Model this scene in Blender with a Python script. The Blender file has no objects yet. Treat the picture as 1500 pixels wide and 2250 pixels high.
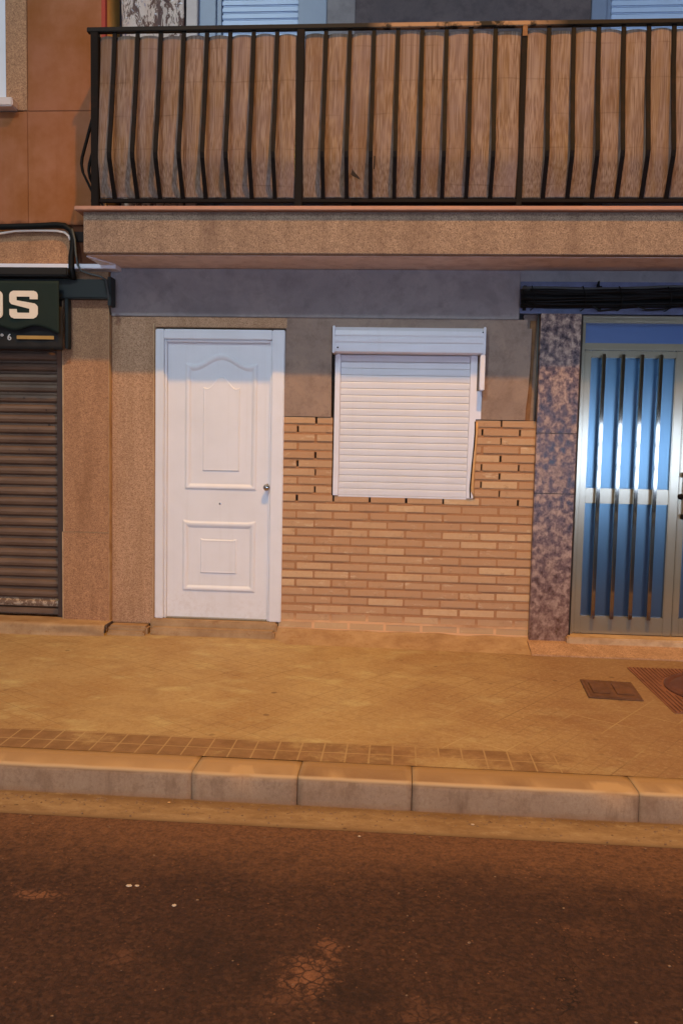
import bpy, bmesh, math, random
from mathutils import Vector, Matrix, noise
C = bpy.context.scene
COL = C.collection
rnd = random.Random(7)
PI = math.pi

# ------------------------------------------------------------------ helpers
class MB:
    """collects geometry given in world metres; build() links it as ONE mesh object"""
    def __init__(s): s.bm = bmesh.new()
    def box(s, x0, x1, y0, y1, z0, z1, bev=0.0, seg=2):
        r = bmesh.ops.create_cube(s.bm, size=1)
        vs = r['verts']
        for v in vs:
            v.co = Vector((x0 + (v.co.x + .5) * (x1 - x0), y0 + (v.co.y + .5) * (y1 - y0), z0 + (v.co.z + .5) * (z1 - z0)))
        if bev > 0:
            es = list({e for v in vs for e in v.link_edges})
            bmesh.ops.bevel(s.bm, geom=es, offset=bev, segments=seg, affect='EDGES', clamp_overlap=True)
        return s
    def prism(s, pts, axis, a0, a1):
        """pts: 2-D outline; axis 'x': pts=(y,z), 'y': pts=(x,z), 'z': pts=(x,y)"""
        def P(p, a):
            return {'x': (a, p[0], p[1]), 'y': (p[0], a, p[1]), 'z': (p[0], p[1], a)}[axis]
        A = [s.bm.verts.new(P(p, a0)) for p in pts]; B = [s.bm.verts.new(P(p, a1)) for p in pts]
        fs = [s.bm.faces.new(A), s.bm.faces.new(B[::-1])]
        n = len(pts)
        for i in range(n):
            fs.append(s.bm.faces.new((A[i], B[i], B[(i + 1) % n], A[(i + 1) % n])))
        bmesh.ops.recalc_face_normals(s.bm, faces=fs)
        return s
    def tube(s, pts, r, n=8, caps=True):
        pts = [Vector(p) for p in pts]; rings = []
        up = Vector((0.0, 0.0, 1.0)); prev = None
        for i, p in enumerate(pts):
            d = (pts[min(i + 1, len(pts) - 1)] - pts[max(i - 1, 0)]).normalized()
            if prev is None:
                a = d.cross(up)
                if a.length < .1: a = d.cross(Vector((0, 1, 0)))
            else:
                a = prev - d * prev.dot(d)
            a.normalize(); prev = a; b = d.cross(a)
            rr = r[i] if isinstance(r, (list, tuple)) else r
            rings.append([s.bm.verts.new(p + (a * math.cos(2 * PI * k / n) + b * math.sin(2 * PI * k / n)) * rr) for k in range(n)])
        fs = []
        for q in range(len(rings) - 1):
            for k in range(n):
                fs.append(s.bm.faces.new((rings[q][k], rings[q][(k + 1) % n], rings[q + 1][(k + 1) % n], rings[q + 1][k])))
        if caps:
            fs.append(s.bm.faces.new(rings[0][::-1])); fs.append(s.bm.faces.new(rings[-1]))
        for f in fs: f.smooth = True
        bmesh.ops.recalc_face_normals(s.bm, faces=fs)
        return s
    def strip(s, path, w):
        """flat bar of width w (x) and depth given by path [(y,z,depth)] running down"""
        A = []
        for (x, y, z, d) in path:
            A.append([s.bm.verts.new((x - w / 2, y - d / 2, z)), s.bm.verts.new((x + w / 2, y - d / 2, z)),
                      s.bm.verts.new((x + w / 2, y + d / 2, z)), s.bm.verts.new((x - w / 2, y + d / 2, z))])
        fs = []
        for a, b in zip(A, A[1:]):
            for k in range(4): fs.append(s.bm.faces.new((a[k], a[(k + 1) % 4], b[(k + 1) % 4], b[k])))
        fs.append(s.bm.faces.new(A[0])); fs.append(s.bm.faces.new(A[-1][::-1]))
        bmesh.ops.recalc_face_normals(s.bm, faces=fs)
        return s
    def grid(s, nx, ny, fn, smooth=True):
        V = [[s.bm.verts.new(fn(i / nx, j / ny)) for i in range(nx + 1)] for j in range(ny + 1)]
        for j in range(ny):
            for i in range(nx):
                f = s.bm.faces.new((V[j][i], V[j][i + 1], V[j + 1][i + 1], V[j + 1][i])); f.smooth = smooth
        return V
    def lathe(s, prof, c, axis='y', n=24):
        """prof [(r, a)] round an axis through c"""
        rings = []
        for r, a in prof:
            ring = []
            for k in range(n):
                t = 2 * PI * k / n
                if axis == 'y': ring.append(s.bm.verts.new((c[0] + r * math.cos(t), c[1] + a, c[2] + r * math.sin(t))))
                else: ring.append(s.bm.verts.new((c[0] + r * math.cos(t), c[1] + r * math.sin(t), c[2] + a)))
            rings.append(ring)
        fs = []
        for q in range(len(rings) - 1):
            for k in range(n):
                f = s.bm.faces.new((rings[q][k], rings[q][(k + 1) % n], rings[q + 1][(k + 1) % n], rings[q + 1][k])); f.smooth = True; fs.append(f)
        fs.append(s.bm.faces.new(rings[0])); fs.append(s.bm.faces.new(rings[-1][::-1]))
        bmesh.ops.recalc_face_normals(s.bm, faces=fs)
        return s
    def build(s, name, mat, parent=None, org=None, autosmooth=False):
        o0 = Vector(org) if org is not None else (Vector(WL[parent.name]) if parent is not None else Vector((0, 0, 0)))
        for v in s.bm.verts: v.co -= o0
        me = bpy.data.meshes.new(name); s.bm.to_mesh(me); s.bm.free()
        if mat: me.materials.append(mat)
        o = bpy.data.objects.new(name, me); COL.objects.link(o)
        if parent is not None:
            o.parent = parent; o.location = o0 - Vector(WL[parent.name])
        else: o.location = o0
        WL[o.name] = tuple(o0)
        return o
WL = {}
def tag(o, label=None, cat=None, group=None, kind=None):
    if label: o['label'] = label
    if cat: o['category'] = cat
    if group: o['group'] = group
    if kind: o['kind'] = kind
    return o
def thing(name, loc, label, cat, group=None):
    o = bpy.data.objects.new(name, None); COL.objects.link(o); o.location = loc
    o.empty_display_size = .1
    WL[o.name] = tuple(loc)
    return tag(o, label, cat, group)
def S(r, g, b):
    f = lambda c: (c / 255 / 12.92) if c / 255 <= .04045 else ((c / 255 + .055) / 1.055) ** 2.4
    return (f(r), f(g), f(b), 1)
def L(r, g, b): return (r, g, b, 1)

# ------------------------------------------------------------------ materials
# calibration of the mixed pigments (linear factors)
GAIN = {'salmon stucco': (.68, .70, .74), 'speckled balcony edge stone': (.60, .70, .78), 'smeared grey cement render': (.80, .74, .72),
        'speckled terrazzo cladding': (.90, .86, .82), 'speckled terrazzo cladding darker': (1.0, 1.0, .95), 'sandy worn paving': (.80, .98, 1.08),
        'buff facing brick': (.94, 1.1, 1.1), 'split reed matting': (.60, .69, .76), 'grainy worn asphalt': (.92, .70, .56), 'grey granite kerb': (1., .95, .75),
        'concrete gutter strip': (.74, .90, 1.), 'mottled purple brown tile': (.80, .80, .70), 'weathered steel shutter': (.85, .78, .65)}
class NT:
    def __init__(s, name):
        s.m = bpy.data.materials.new(name); s.m.use_nodes = True
        s.t = s.m.node_tree; s.n = s.t.nodes; s.l = s.t.links
        s.p = s.n['Principled BSDF']; s.tc = s.n.new('ShaderNodeTexCoord'); s.co = s.tc.outputs['Object']
    def link(s, a, b): s.l.new(a, b)
    def map(s, scale=(1, 1, 1), loc=(0, 0, 0), rot=(0, 0, 0), src=None):
        m = s.n.new('ShaderNodeMapping'); s.link(src or s.co, m.inputs[0])
        m.inputs['Location'].default_value = loc; m.inputs['Rotation'].default_value = rot; m.inputs['Scale'].default_value = scale
        return m.outputs[0]
    def noise(s, scale, det=4, rough=.6, v=None, dist=0):
        n = s.n.new('ShaderNodeTexNoise'); s.link(v or s.co, n.inputs['Vector'])
        n.inputs['Scale'].default_value = scale; n.inputs['Detail'].default_value = det; n.inputs['Roughness'].default_value = rough
        n.inputs['Distortion'].default_value = dist
        return n.outputs['Fac']
    def voro(s, scale, v=None, feat='F1', out='Distance', rnd_=1.0):
        n = s.n.new('ShaderNodeTexVoronoi'); s.link(v or s.co, n.inputs['Vector']); n.feature = feat
        n.inputs['Scale'].default_value = scale; n.inputs['Randomness'].default_value = rnd_
        return n.outputs[out]
    def ramp(s, f, stops, interp='LINEAR'):
        r = s.n.new('ShaderNodeValToRGB'); s.link(f, r.inputs[0]); e = r.color_ramp; e.interpolation = interp
        while len(e.elements) < len(stops): e.elements.new(.5)
        for el, (p, c) in zip(e.elements, stops):
            el.position = p; el.color = c if isinstance(c, tuple) else (c, c, c, 1)
        return r.outputs[0]
    def rng(s, f, a, b, c=0., d=1., smooth=False):
        r = s.n.new('ShaderNodeMapRange'); s._in(f, r.inputs[0])
        if smooth: r.interpolation_type = 'SMOOTHSTEP'
        for i, v in enumerate((a, b, c, d)): r.inputs[i + 1].default_value = v
        return r.outputs[0]
    def _in(s, a, sock):
        if isinstance(a, (int, float)): sock.default_value = a
        elif isinstance(a, tuple): sock.default_value = a
        else: s.link(a, sock)
    def math(s, op, a, b=0., c=0.):
        m = s.n.new('ShaderNodeMath'); m.operation = op
        s._in(a, m.inputs[0]); s._in(b, m.inputs[1]); s._in(c, m.inputs[2])
        return m.outputs[0]
    def mix(s, f, a, b, mode='MIX'):
        m = s.n.new('ShaderNodeMix'); m.data_type = 'RGBA'; m.blend_type = mode
        s._in(f, m.inputs[0]); s._in(a, m.inputs[6]); s._in(b, m.inputs[7])
        return m.outputs[2]
    def xyz(s, v=None):
        x = s.n.new('ShaderNodeSeparateXYZ'); s.link(v or s.co, x.inputs[0]); return x.outputs
    def bump(s, h, strength=.3, dist=.01, prev=None):
        b = s.n.new('ShaderNodeBump'); s.link(h, b.inputs['Height']); b.inputs['Strength'].default_value = strength
        b.inputs['Distance'].default_value = dist
        if prev: s.link(prev, b.inputs['Normal'])
        s.link(b.outputs[0], s.p.inputs['Normal']); return b.outputs[0]
    def done(s, col, rough=.8, spec=.5, metal=0.):
        g = GAIN.get(s.m.name)
        if g:
            v = s.n.new('ShaderNodeVectorMath'); v.operation = 'MULTIPLY'; s._in(col if not isinstance(col, tuple) else col[:3], v.inputs[0]); v.inputs[1].default_value = g
            col = v.outputs[0]
        s._in(col, s.p.inputs['Base Color']); s._in(rough, s.p.inputs['Roughness'])
        s.p.inputs['Specular IOR Level'].default_value = spec; s.p.inputs['Metallic'].default_value = metal
        return s.m

def m_plain(name, col, rough=.6, var=.15, scale=6, spec=.5, metal=0., bump=0., bscale=60):
    t = NT(name); n = t.noise(scale, 6, .65)
    f = t.rng(n, .3, .7, 1 - var, 1 + var)
    c = t.mix(1., col, (0, 0, 0, 1), 'MIX'); 
    mm = t.n.new('ShaderNodeVectorMath'); mm.operation = 'SCALE'; mm.inputs[0].default_value = col[:3]; t.link(f, mm.inputs['Scale'])
    if bump: t.bump(t.noise(bscale, 5, .7), bump, .004)
    return t.done(mm.outputs[0], rough, spec, metal)

def m_granite(name, a, b, dirt, sc=1.0):
    t = NT(name)
    n = t.noise(150 * sc, 3, .8); n2 = t.noise(2.2, 5, .6); n3 = t.noise(45 * sc, 4, .7)
    sp = t.ramp(n, [(.32, b), (.5, a), (.68, tuple(min(1, x * 1.35) for x in a[:3]) + (1,))])
    sp = t.mix(t.rng(n3, .4, .65, 0, .35), sp, b)
    vz = t.xyz()[2]
    st = t.noise(1, 5, .6, t.map((7, 7, 1.1)))
    dm = t.math('MULTIPLY', t.rng(st, .45, .75, 0, .8), t.rng(n2, .3, .7, .3, 1))
    c = t.mix(dm, sp, dirt)
    t.bump(n, .25, .003)
    return t.done(c, .62, .35)

def m_stucco():
    t = NT('salmon stucco'); n = t.noise(1.4, 6, .65); g = t.noise(70, 4, .8)
    c = t.mix(t.rng(n, .35, .7), S(196, 132, 96), S(178, 112, 76))
    v = t.noise(1, 5, .6, t.map((9, 9, 1.0)))
    c = t.mix(t.rng(v, .55, .8, 0, .35), c, S(150, 92, 48))
    x, y, z = t.xyz()
    # brown runs below the corner and rust drips
    e = t.math('MULTIPLY', t.rng(x, -2.34, -2.16, 0, 1, True), t.rng(t.noise(3.3, 4), .35, .65))
    c = t.mix(t.math('MULTIPLY', e, .7), c, S(158, 92, 30))
    dx = t.math('ABSOLUTE', t.math('SUBTRACT', t.math('ADD', x, t.math('MULTIPLY', t.noise(14, 2), .03)), -2.405))
    dr = t.math('MULTIPLY', t.rng(dx, .012, .004), t.rng(z, 4.29, 4.34))
    c = t.mix(t.math('MULTIPLY', dr, .85), c, S(92, 36, 26))
    # worn bottom edge
    b = t.math('MULTIPLY', t.rng(t.math('ADD', z, t.math('MULTIPLY', t.noise(12, 4), .08)), 2.99, 2.95), .8)
    c = t.mix(b, c, S(90, 48, 30))
    t.bump(g, .35, .003)
    return t.done(c, .88, .25)

def m_plaster(name, a, b, stain):
    t = NT(name); n = t.noise(2.6, 7, .68, dist=.6); n2 = t.noise(9, 5, .7); g = t.noise(55, 5, .75)
    c = t.mix(t.rng(n, .35, .66), a, b)
    c = t.mix(t.rng(n2, .48, .7, 0, .7), c, stain)
    sm = t.noise(1.7, 5, .65, t.map((1, 2.2, .8), (3, 1, 2)), 1.5); c = t.mix(t.rng(sm, .54, .62, 0, .35), c, stain)
    c = t.mix(t.rng(g, .3, .7, 0, .25), c, b)
    t.bump(g, .3, .004, t.bump(n2, .25, .01))
    return t.done(c, .85, .3)

def m_marble():
    t = NT('mottled purple brown tile')
    v = t.map((1, 1, .85))
    n = t.noise(24, 4, .6, v, .25); n2 = t.noise(60, 4, .7, v)
    f = t.math('ADD', t.math('MULTIPLY', n, .75), t.math('MULTIPLY', n2, .25))
    c = t.ramp(f, [(.38, S(52, 34, 40)), (.46, S(92, 66, 70)), (.53, S(148, 120, 114)), (.62, S(196, 166, 156))])
    z = t.xyz()[2]
    c = t.mix(t.rng(z, 1.0, .1, 0, .5), c, S(150, 108, 86))     # browner and more even towards the foot
    return t.done(c, t.rng(n, .35, .65, .26, .42), .4)

def m_brick():
    t = NT('buff facing brick')
    a = t.n.new('ShaderNodeVertexColor'); a.layer_name = 'tone'
    base = t.mix(a.outputs[0], S(188, 138, 106), S(212, 166, 130))
    n = t.noise(30, 6, .7); n2 = t.noise(4, 4, .6)
    c = t.mix(t.rng(n, .35, .7, 0, .4), base, S(192, 136, 96))
    c = t.mix(t.rng(t.noise(7, 5, .7, t.map((1, 1, 3))), .58, .68, 0, .5), c, S(224, 190, 160))
    c = t.mix(t.rng(t.noise(11, 6, .8), .56, .68, 0, .55), c, S(158, 112, 82))
    c = t.mix(t.rng(t.noise(1.4, 4, .6), .5, .7, 0, .3), c, S(168, 124, 96))
    z = t.xyz()[2]
    low = t.math('ADD', z, t.math('MULTIPLY', n2, .22))
    c = t.mix(t.rng(low, .3, .2, 0, .55), c, S(205, 160, 118))
    t.bump(n, .35, .003)
    return t.done(c, .85, .25)

def m_mortar():
    t = NT('brown mortar'); n = t.noise(40, 5, .7); n2 = t.noise(3, 4)
    c = t.mix(n, S(152, 108, 74), S(186, 138, 100))
    z = t.xyz()[2]
    low = t.math('ADD', z, t.math('MULTIPLY', n2, .22))
    c = t.mix(t.rng(low, .29, .22, 0, .9), c, S(222, 176, 132))
    t.bump(n, .5, .004)
    return t.done(c, .92, .2)

def m_white(name='white lacquered metal', col=S(226, 226, 232), rough=.32, var=.03):
    t = NT(name); n = t.noise(3, 5, .6); n2 = t.noise(1, 4, .6, t.map((25, 25, 1.2)))
    c = t.mix(t.rng(n, .4, .7, 0, 1), col, tuple(x * (1 - var * 2) for x in col[:3]) + (1,))
    c = t.mix(t.rng(n2, .55, .8, 0, .16), c, S(190, 182, 176))
    zz = t.xyz()[2]; c = t.mix(t.math('MULTIPLY', t.rng(t.math('ADD', zz, t.math('MULTIPLY', n, .5)), .62, .28, 0, .3), t.rng(t.noise(22, 5, .8), .45, .65)), c, S(170, 148, 128))
    return t.done(c, t.rng(n, .3, .7, rough, rough + .14), .5)

def m_reed():
    t = NT('split reed matting')
    n = t.noise(150, 1, .5, t.map((1, 1, .004))); n1 = t.noise(22, 2, .5, t.map((1, 1, .012))); n2 = t.noise(2.3, 4, .6); n3 = t.noise(1, 3, .6, t.map((9, 9, 1.6)))
    c = t.ramp(n, [(.36, S(132, 100, 82)), (.5, S(158, 124, 106)), (.64, S(176, 144, 126))])
    c = t.mix(t.rng(n1, .46, .66, 0, .36), c, S(160, 116, 66))
    c = t.mix(t.rng(n3, .5, .68, 0, .6), c, S(130, 92, 68))
    c = t.mix(t.rng(n2, .45, .68, 0, .5), c, S(158, 130, 130))
    z = t.xyz()[2]
    w = t.math('ADD', z, t.math('MULTIPLY', t.noise(2.5, 2), .05))
    fr = t.math('ABSOLUTE', t.math('SUBTRACT', t.math('FRACT', t.math('MULTIPLY', w, 4.6)), .5))
    k = t.math('MULTIPLY', t.rng(fr, .03, .01), t.rng(t.noise(3.3), .45, .62, 0, .4))
    c = t.mix(k, c, S(104, 74, 52))
    t.bump(n, .4, .003)
    return t.done(c, .85, .15)

def m_iron(name='black painted iron', col=S(20, 14, 12), rust=.2):
    t = NT(name); n = t.noise(9, 6, .7)
    c = t.mix(t.rng(n, .56, .7, 0, rust), col, S(70, 40, 26))
    t.bump(t.noise(80, 4), .2, .002)
    return t.done(c, .65, .12)

def m_rail():
    t = NT('black iron with rust worn top'); n = t.noise(6, 6, .7); x = t.xyz()[0]
    c = t.mix(t.rng(n, .56, .7, 0, .3), S(25, 19, 17), S(80, 46, 28))
    k = t.math('MULTIPLY', t.rng(x, -.28, -.12), t.rng(x, .98, .72))
    k = t.math('MULTIPLY', k, t.rng(t.noise(12, 4), .38, .5))
    c = t.mix(k, c, S(150, 118, 92))
    return t.done(c, .6, .2)

def m_shutter():
    t = NT('weathered steel shutter'); n = t.noise(3, 6, .65, t.map((1, 1, 3))); n2 = t.noise(26, 5, .7)
    c = t.mix(t.rng(n, .35, .7), S(126, 104, 92), S(98, 78, 70))
    x, y, z = t.xyz()
    w = t.math('MULTIPLY', t.rng(z, .215, .2), t.rng(z, .15, .165))
    w = t.math('MULTIPLY', w, t.rng(n2, .5, .56))
    c = t.mix(t.math('MULTIPLY', w, .8), c, S(205, 190, 180))
    k = t.voro(9); c = t.mix(t.math('MULTIPLY', t.rng(k, .1, .07), t.rng(t.noise(1.6), .55, .62)), c, S(58, 40, 36))
    return t.done(c, .5, .45, .0)

def m_pave():
    t = NT('sandy worn paving'); x, y, z = t.xyz()
    n = t.noise(1.5, 6, .65, dist=.5); n2 = t.noise(5, 8, .74, t.map((1, 1.3, 1)), .5); g = t.noise(65, 4, .8)
    c = t.mix(t.rng(n, .33, .68), S(200, 158, 110), S(182, 134, 88))
    c = t.mix(t.rng(n2, .48, .72, 0, .5), c, S(150, 106, 74))
    c = t.mix(t.rng(t.noise(3.1, 5, .6, t.map((1, 1.6, 1), (4, 1, 0))), .54, .72, 0, .6), c, S(216, 184, 132))
    c = t.mix(t.rng(t.math('ADD', x, t.math('MULTIPLY', t.math('SUBTRACT', n, .5), 2.)), -.2, 1.2, 0, .6), c, S(146, 96, 70))  # darker and redder to the right: weaker lamp light painted into the paving
    fg = t.noise(38, 5, .8)
    c = t.mix(t.rng(fg, .50, .70, 0, .34), c, S(132, 90, 62)); c = t.mix(t.rng(fg, .48, .32, 0, .24), c, S(218, 186, 146))
    gk = t.voro(5.5, t.map((1, 1, 1), (.3, .2, 0))); c = t.mix(t.math('MULTIPLY', t.rng(gk, .11, .07), t.rng(t.noise(1.9), .48, .56, 0, .55)), c, S(104, 72, 52))
    # faint joint lines: squares turned 45 degrees, worn in and out
    r = t.xyz(t.map((4.2, 4.2, 1), (0, 0, 0), (0, 0, .62)))
    def lines(u, w): return t.rng(t.math('ABSOLUTE', t.math('SUBTRACT', t.math('FRACT', u), .5)), .5 - w, .5 - w * .3)
    g1 = t.math('MAXIMUM', lines(r[0], .022), lines(r[1], .022))
    msk = t.math('MULTIPLY', t.rng(t.noise(1.1, 3, .5, t.map((1, 1, 1), (3.3, .4, 0))), .47, .56), t.rng(y, -1.1, -1.5))
    c = t.mix(t.math('MULTIPLY', t.math('MULTIPLY', g1, msk), .4), c, S(222, 184, 132))
    msk2 = t.rng(t.noise(1.6, 3, .5, t.map((1, 1, 1), (7, 2, 0))), .5, .62)
    c = t.mix(t.math('MULTIPLY', t.math('MULTIPLY', g1, msk2), .30), c, S(120, 78, 48))
    r2 = t.xyz(t.map((12.6, 12.6, 1), (0, 0, 0), (0, 0, .62)))
    g2 = t.math('MAXIMUM', lines(r2[0], .06), lines(r2[1], .06))
    c = t.mix(t.math('MULTIPLY', g2, t.rng(t.noise(1.3, 5, .6, t.map((1, 1, 1), (1, 8, 0))), .40, .62, .04, .3)), c, S(116, 78, 54))
    # reddish double row of tiles along the kerb
    wob = t.math('ADD', y, t.math('MULTIPLY', t.math('SUBTRACT', t.noise(5, 4), .5), .035))
    band = t.math('MULTIPLY', t.rng(wob, -2.385, -2.375), t.rng(wob, -2.125, -2.14))
    wear = t.rng(t.math('ADD', t.noise(2.1, 6, .68), t.math('MULTIPLY', x, -.07)), .4, .52)
    ty = t.math('MULTIPLY', t.math('ADD', y, 2.38), 1 / .12)
    tx = t.math('MULTIPLY', x, 1 / .105)
    gl = t.math('MAXIMUM', lines(ty, .045), lines(tx, .05))
    tile = t.mix(t.rng(t.noise(9), .4, .65), S(136, 92, 62), S(158, 110, 76))
    tile = t.mix(t.math('MULTIPLY', gl, .7), tile, S(200, 156, 110))
    c = t.mix(t.math('MULTIPLY', t.math('MULTIPLY', band, wear), .85), c, tile)
    t.bump(g, .3, .004, t.bump(fg, .4, .010))
    return t.done(c, .88, .25)

def m_kerb():
    t = NT('grey granite kerb'); n = t.noise(3, 6, .7); g = t.noise(90, 4, .8); n2 = t.noise(8, 5, .7, t.map((1, 1, .6)))
    c = t.mix(t.rng(n, .35, .68), S(182, 156, 140), S(160, 132, 116))
    c = t.mix(t.rng(n2, .50, .70, 0, .7), c, S(112, 80, 62))
    dk = t.noise(1, 5, .7, t.map((9, 9, 2.2))); c = t.mix(t.rng(dk, .54, .7, 0, .65), c, S(92, 66, 54)); sp = t.noise(34, 5, .8); c = t.mix(t.rng(sp, .5, .68, 0, .5), c, S(118, 90, 74)); c = t.mix(.3, c, S(142, 110, 90))
    c = t.mix(t.rng(g, .35, .65, 0, .25), c, S(120, 96, 84))
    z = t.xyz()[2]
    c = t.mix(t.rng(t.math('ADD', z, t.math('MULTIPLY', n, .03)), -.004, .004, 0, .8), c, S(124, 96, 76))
    c = t.mix(t.math('MULTIPLY', t.rng(z, -.016, -.006), t.rng(z, .003, -.001)), c, S(184, 156, 130))  # pale line painted as the highlight along the top edge
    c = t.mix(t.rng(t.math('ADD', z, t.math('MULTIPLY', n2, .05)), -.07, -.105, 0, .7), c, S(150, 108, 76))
    t.bump(g, .4, .004, t.bump(n2, .3, .01))
    return t.done(c, .8, .3)

def m_gutter():
    t = NT('concrete gutter strip'); n = t.noise(2.4, 6, .65, t.map((1, 3, 1))); g = t.noise(60, 4, .8)
    c = t.mix(t.rng(n, .35, .7), S(176, 134, 96), S(150, 108, 74))
    y = t.xyz()[1]
    yy = t.math('ADD', y, t.math('MULTIPLY', n, .03))
    c = t.mix(t.rng(yy, -2.62, -2.56, 0, .6), c, S(116, 78, 50))
    k = t.voro(10, t.map((1, 1.6, 1))); c = t.mix(t.math('MULTIPLY', t.rng(k, .12, .06), t.rng(t.noise(2.2), .52, .6)), c, S(80, 50, 34))
    q = t.noise(14, 7, .8, t.map((1, 1.8, 1))); c = t.mix(t.rng(q, .5, .66, 0, .55), c, S(124, 88, 60)); c = t.mix(t.rng(q, .46, .34, 0, .5), c, S(196, 158, 118))
    y2 = t.math('ADD', y, t.math('MULTIPLY', t.math('SUBTRACT', q, .5), .05)); c = t.mix(t.rng(y2, -2.735, -2.762, 0, .6), c, S(110, 78, 56))
    t.bump(g, .35, .004)
    return t.done(c, .88, .25)

def m_road():
    t = NT('grainy worn asphalt'); x, y, z = t.xyz()
    g = t.noise(70, 3, .8); n = t.noise(1.2, 5, .6); m = t.noise(24, 6, .8); k = t.voro(85, None, 'F1', 'Color')
    c = t.mix(t.rng(g, .34, .68), S(50, 38, 34), S(84, 62, 54))
    kv = t.n.new('ShaderNodeSeparateColor'); t.link(k, kv.inputs[0])
    c = t.mix(t.rng(kv.outputs[0], .6, 1., 0, .36), c, S(112, 90, 78))
    c = t.mix(t.rng(kv.outputs[1], .6, 1., 0, .4), c, S(34, 26, 25))
    c = t.mix(t.rng(m, .5, .68, 0, .55), c, S(96, 72, 56))
    c = t.mix(t.rng(m, .48, .34, 0, .35), c, S(44, 32, 30))
    c = t.mix(t.rng(n, .45, .7, 0, .4), c, S(50, 38, 42))
    # paler band towards the gutter, mottled
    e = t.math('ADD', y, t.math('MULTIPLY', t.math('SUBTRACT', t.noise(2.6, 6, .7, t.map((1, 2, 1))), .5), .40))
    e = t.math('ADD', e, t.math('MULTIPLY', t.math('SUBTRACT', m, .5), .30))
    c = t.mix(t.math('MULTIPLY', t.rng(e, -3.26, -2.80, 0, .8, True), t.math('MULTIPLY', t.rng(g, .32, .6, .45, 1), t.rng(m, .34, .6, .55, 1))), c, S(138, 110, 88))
    # light grains of aggregate
    v = t.voro(48); c = t.mix(t.math('MULTIPLY', t.rng(v, .2, .1, 0, .7), t.rng(t.noise(9, 3), .5, .62)), c, S(150, 118, 96))
    # a thin wandering crack and a dark oil spot
    w = t.math('ADD', x, t.math('MULTIPLY', t.noise(3, 5, .7), .5))
    cw = t.math('ABSOLUTE', t.math('SUBTRACT', w, .78)); 
    c = t.mix(t.math('MULTIPLY', t.rng(cw, .005, .001, 0, .8), t.rng(y, -3.25, -3.4)), c, S(22, 16, 16))
    ol = t.rng(t.noise(2.1, 4, .6, t.map((1, 1, 1), (2.2, 5.1, 0))), .58, .7, 0, .5); ol = t.math('MULTIPLY', ol, t.rng(y, -3.1, -3.4)); c = t.mix(ol, c, S(34, 26, 28))
    # worn pale patches where the crazed lower course shows
    wp = t.n.new('ShaderNodeVectorMath'); wp.operation = 'ADD'; nn = t.n.new('ShaderNodeTexNoise'); t.link(t.co, nn.inputs['Vector']); nn.inputs['Scale'].default_value = 18; nn.inputs['Detail'].default_value = 4
    sc_ = t.n.new('ShaderNodeVectorMath'); sc_.operation = 'SCALE'; t.link(nn.outputs['Color'], sc_.inputs[0]); sc_.inputs['Scale'].default_value = .05
    t.link(t.co, wp.inputs[0]); t.link(sc_.outputs[0], wp.inputs[1])
    cr = t.voro(30, wp.outputs[0], 'DISTANCE_TO_EDGE'); cra = t.rng(cr, .02, .12)
    tot = None
    wv = t.noise(16, 7, .85)
    for (px, py, rx, ry, k, ro) in ((-.225, -3.665, .085, .1, 1, -.1), (-.18, -3.52, .05, .045, .75, 0), (-1.16, -3.335, .1, .035, .85, 0),
                                (-.77, -3.64, .08, .05, .3, 0), (.12, -3.8, .14, .06, .35, 0), (.62, -3.36, .12, .06, .22, 0), (-.28,-3.77,.1,.04,.35,0)):
        u = t.xyz(t.map((1 / rx, 1 / ry, 0), (-px / rx, -py / ry, 0)))
        d = t.math('SQRT', t.math('ADD', t.math('POWER', t.math('ABSOLUTE', u[0]), 2.), t.math('POWER', t.math('ABSOLUTE', u[1]), 2.)))
        d = t.math('ADD', d, t.math('MULTIPLY', t.math('SUBTRACT', wv, .5), 5.))
        q = t.math('MULTIPLY', t.rng(d, 1.1, .35), k)
        tot = q if tot is None else t.math('MAXIMUM', tot, q)
    c = t.mix(t.math('MULTIPLY', t.math('MULTIPLY', tot, cra), t.rng(m, .35, .6, .35, .75)), c, S(158, 122, 100))
    t.bump(g, .8, .008, t.bump(m, .5, .012))
    return t.done(c, .82, .35)

def m_concrete(name='worn cement apron'):
    t = NT(name); n = t.noise(5, 6, .7); g = t.noise(60, 5, .8)
    c = t.mix(t.rng(n, .35, .68), S(180, 150, 114), S(150, 118, 86))
    c = t.mix(t.rng(t.noise(13, 5, .7), .56, .7, 0, .6), c, S(140, 100, 62))
    t.bump(g, .4, .005, t.bump(n, .5, .02))
    return t.done(c, .9, .2)

def m_glass(name, top, bot, z0, z1):
    t = NT(name); n = t.noise(240, 2, .5)
    c = t.mix(.5, top, bot)
    t.bump(n, .12, .002)
    t.p.inputs['Coat Weight'].default_value = .35; t.p.inputs['Coat Roughness'].default_value = .12
    return t.done(c, .32, .8)

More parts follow.
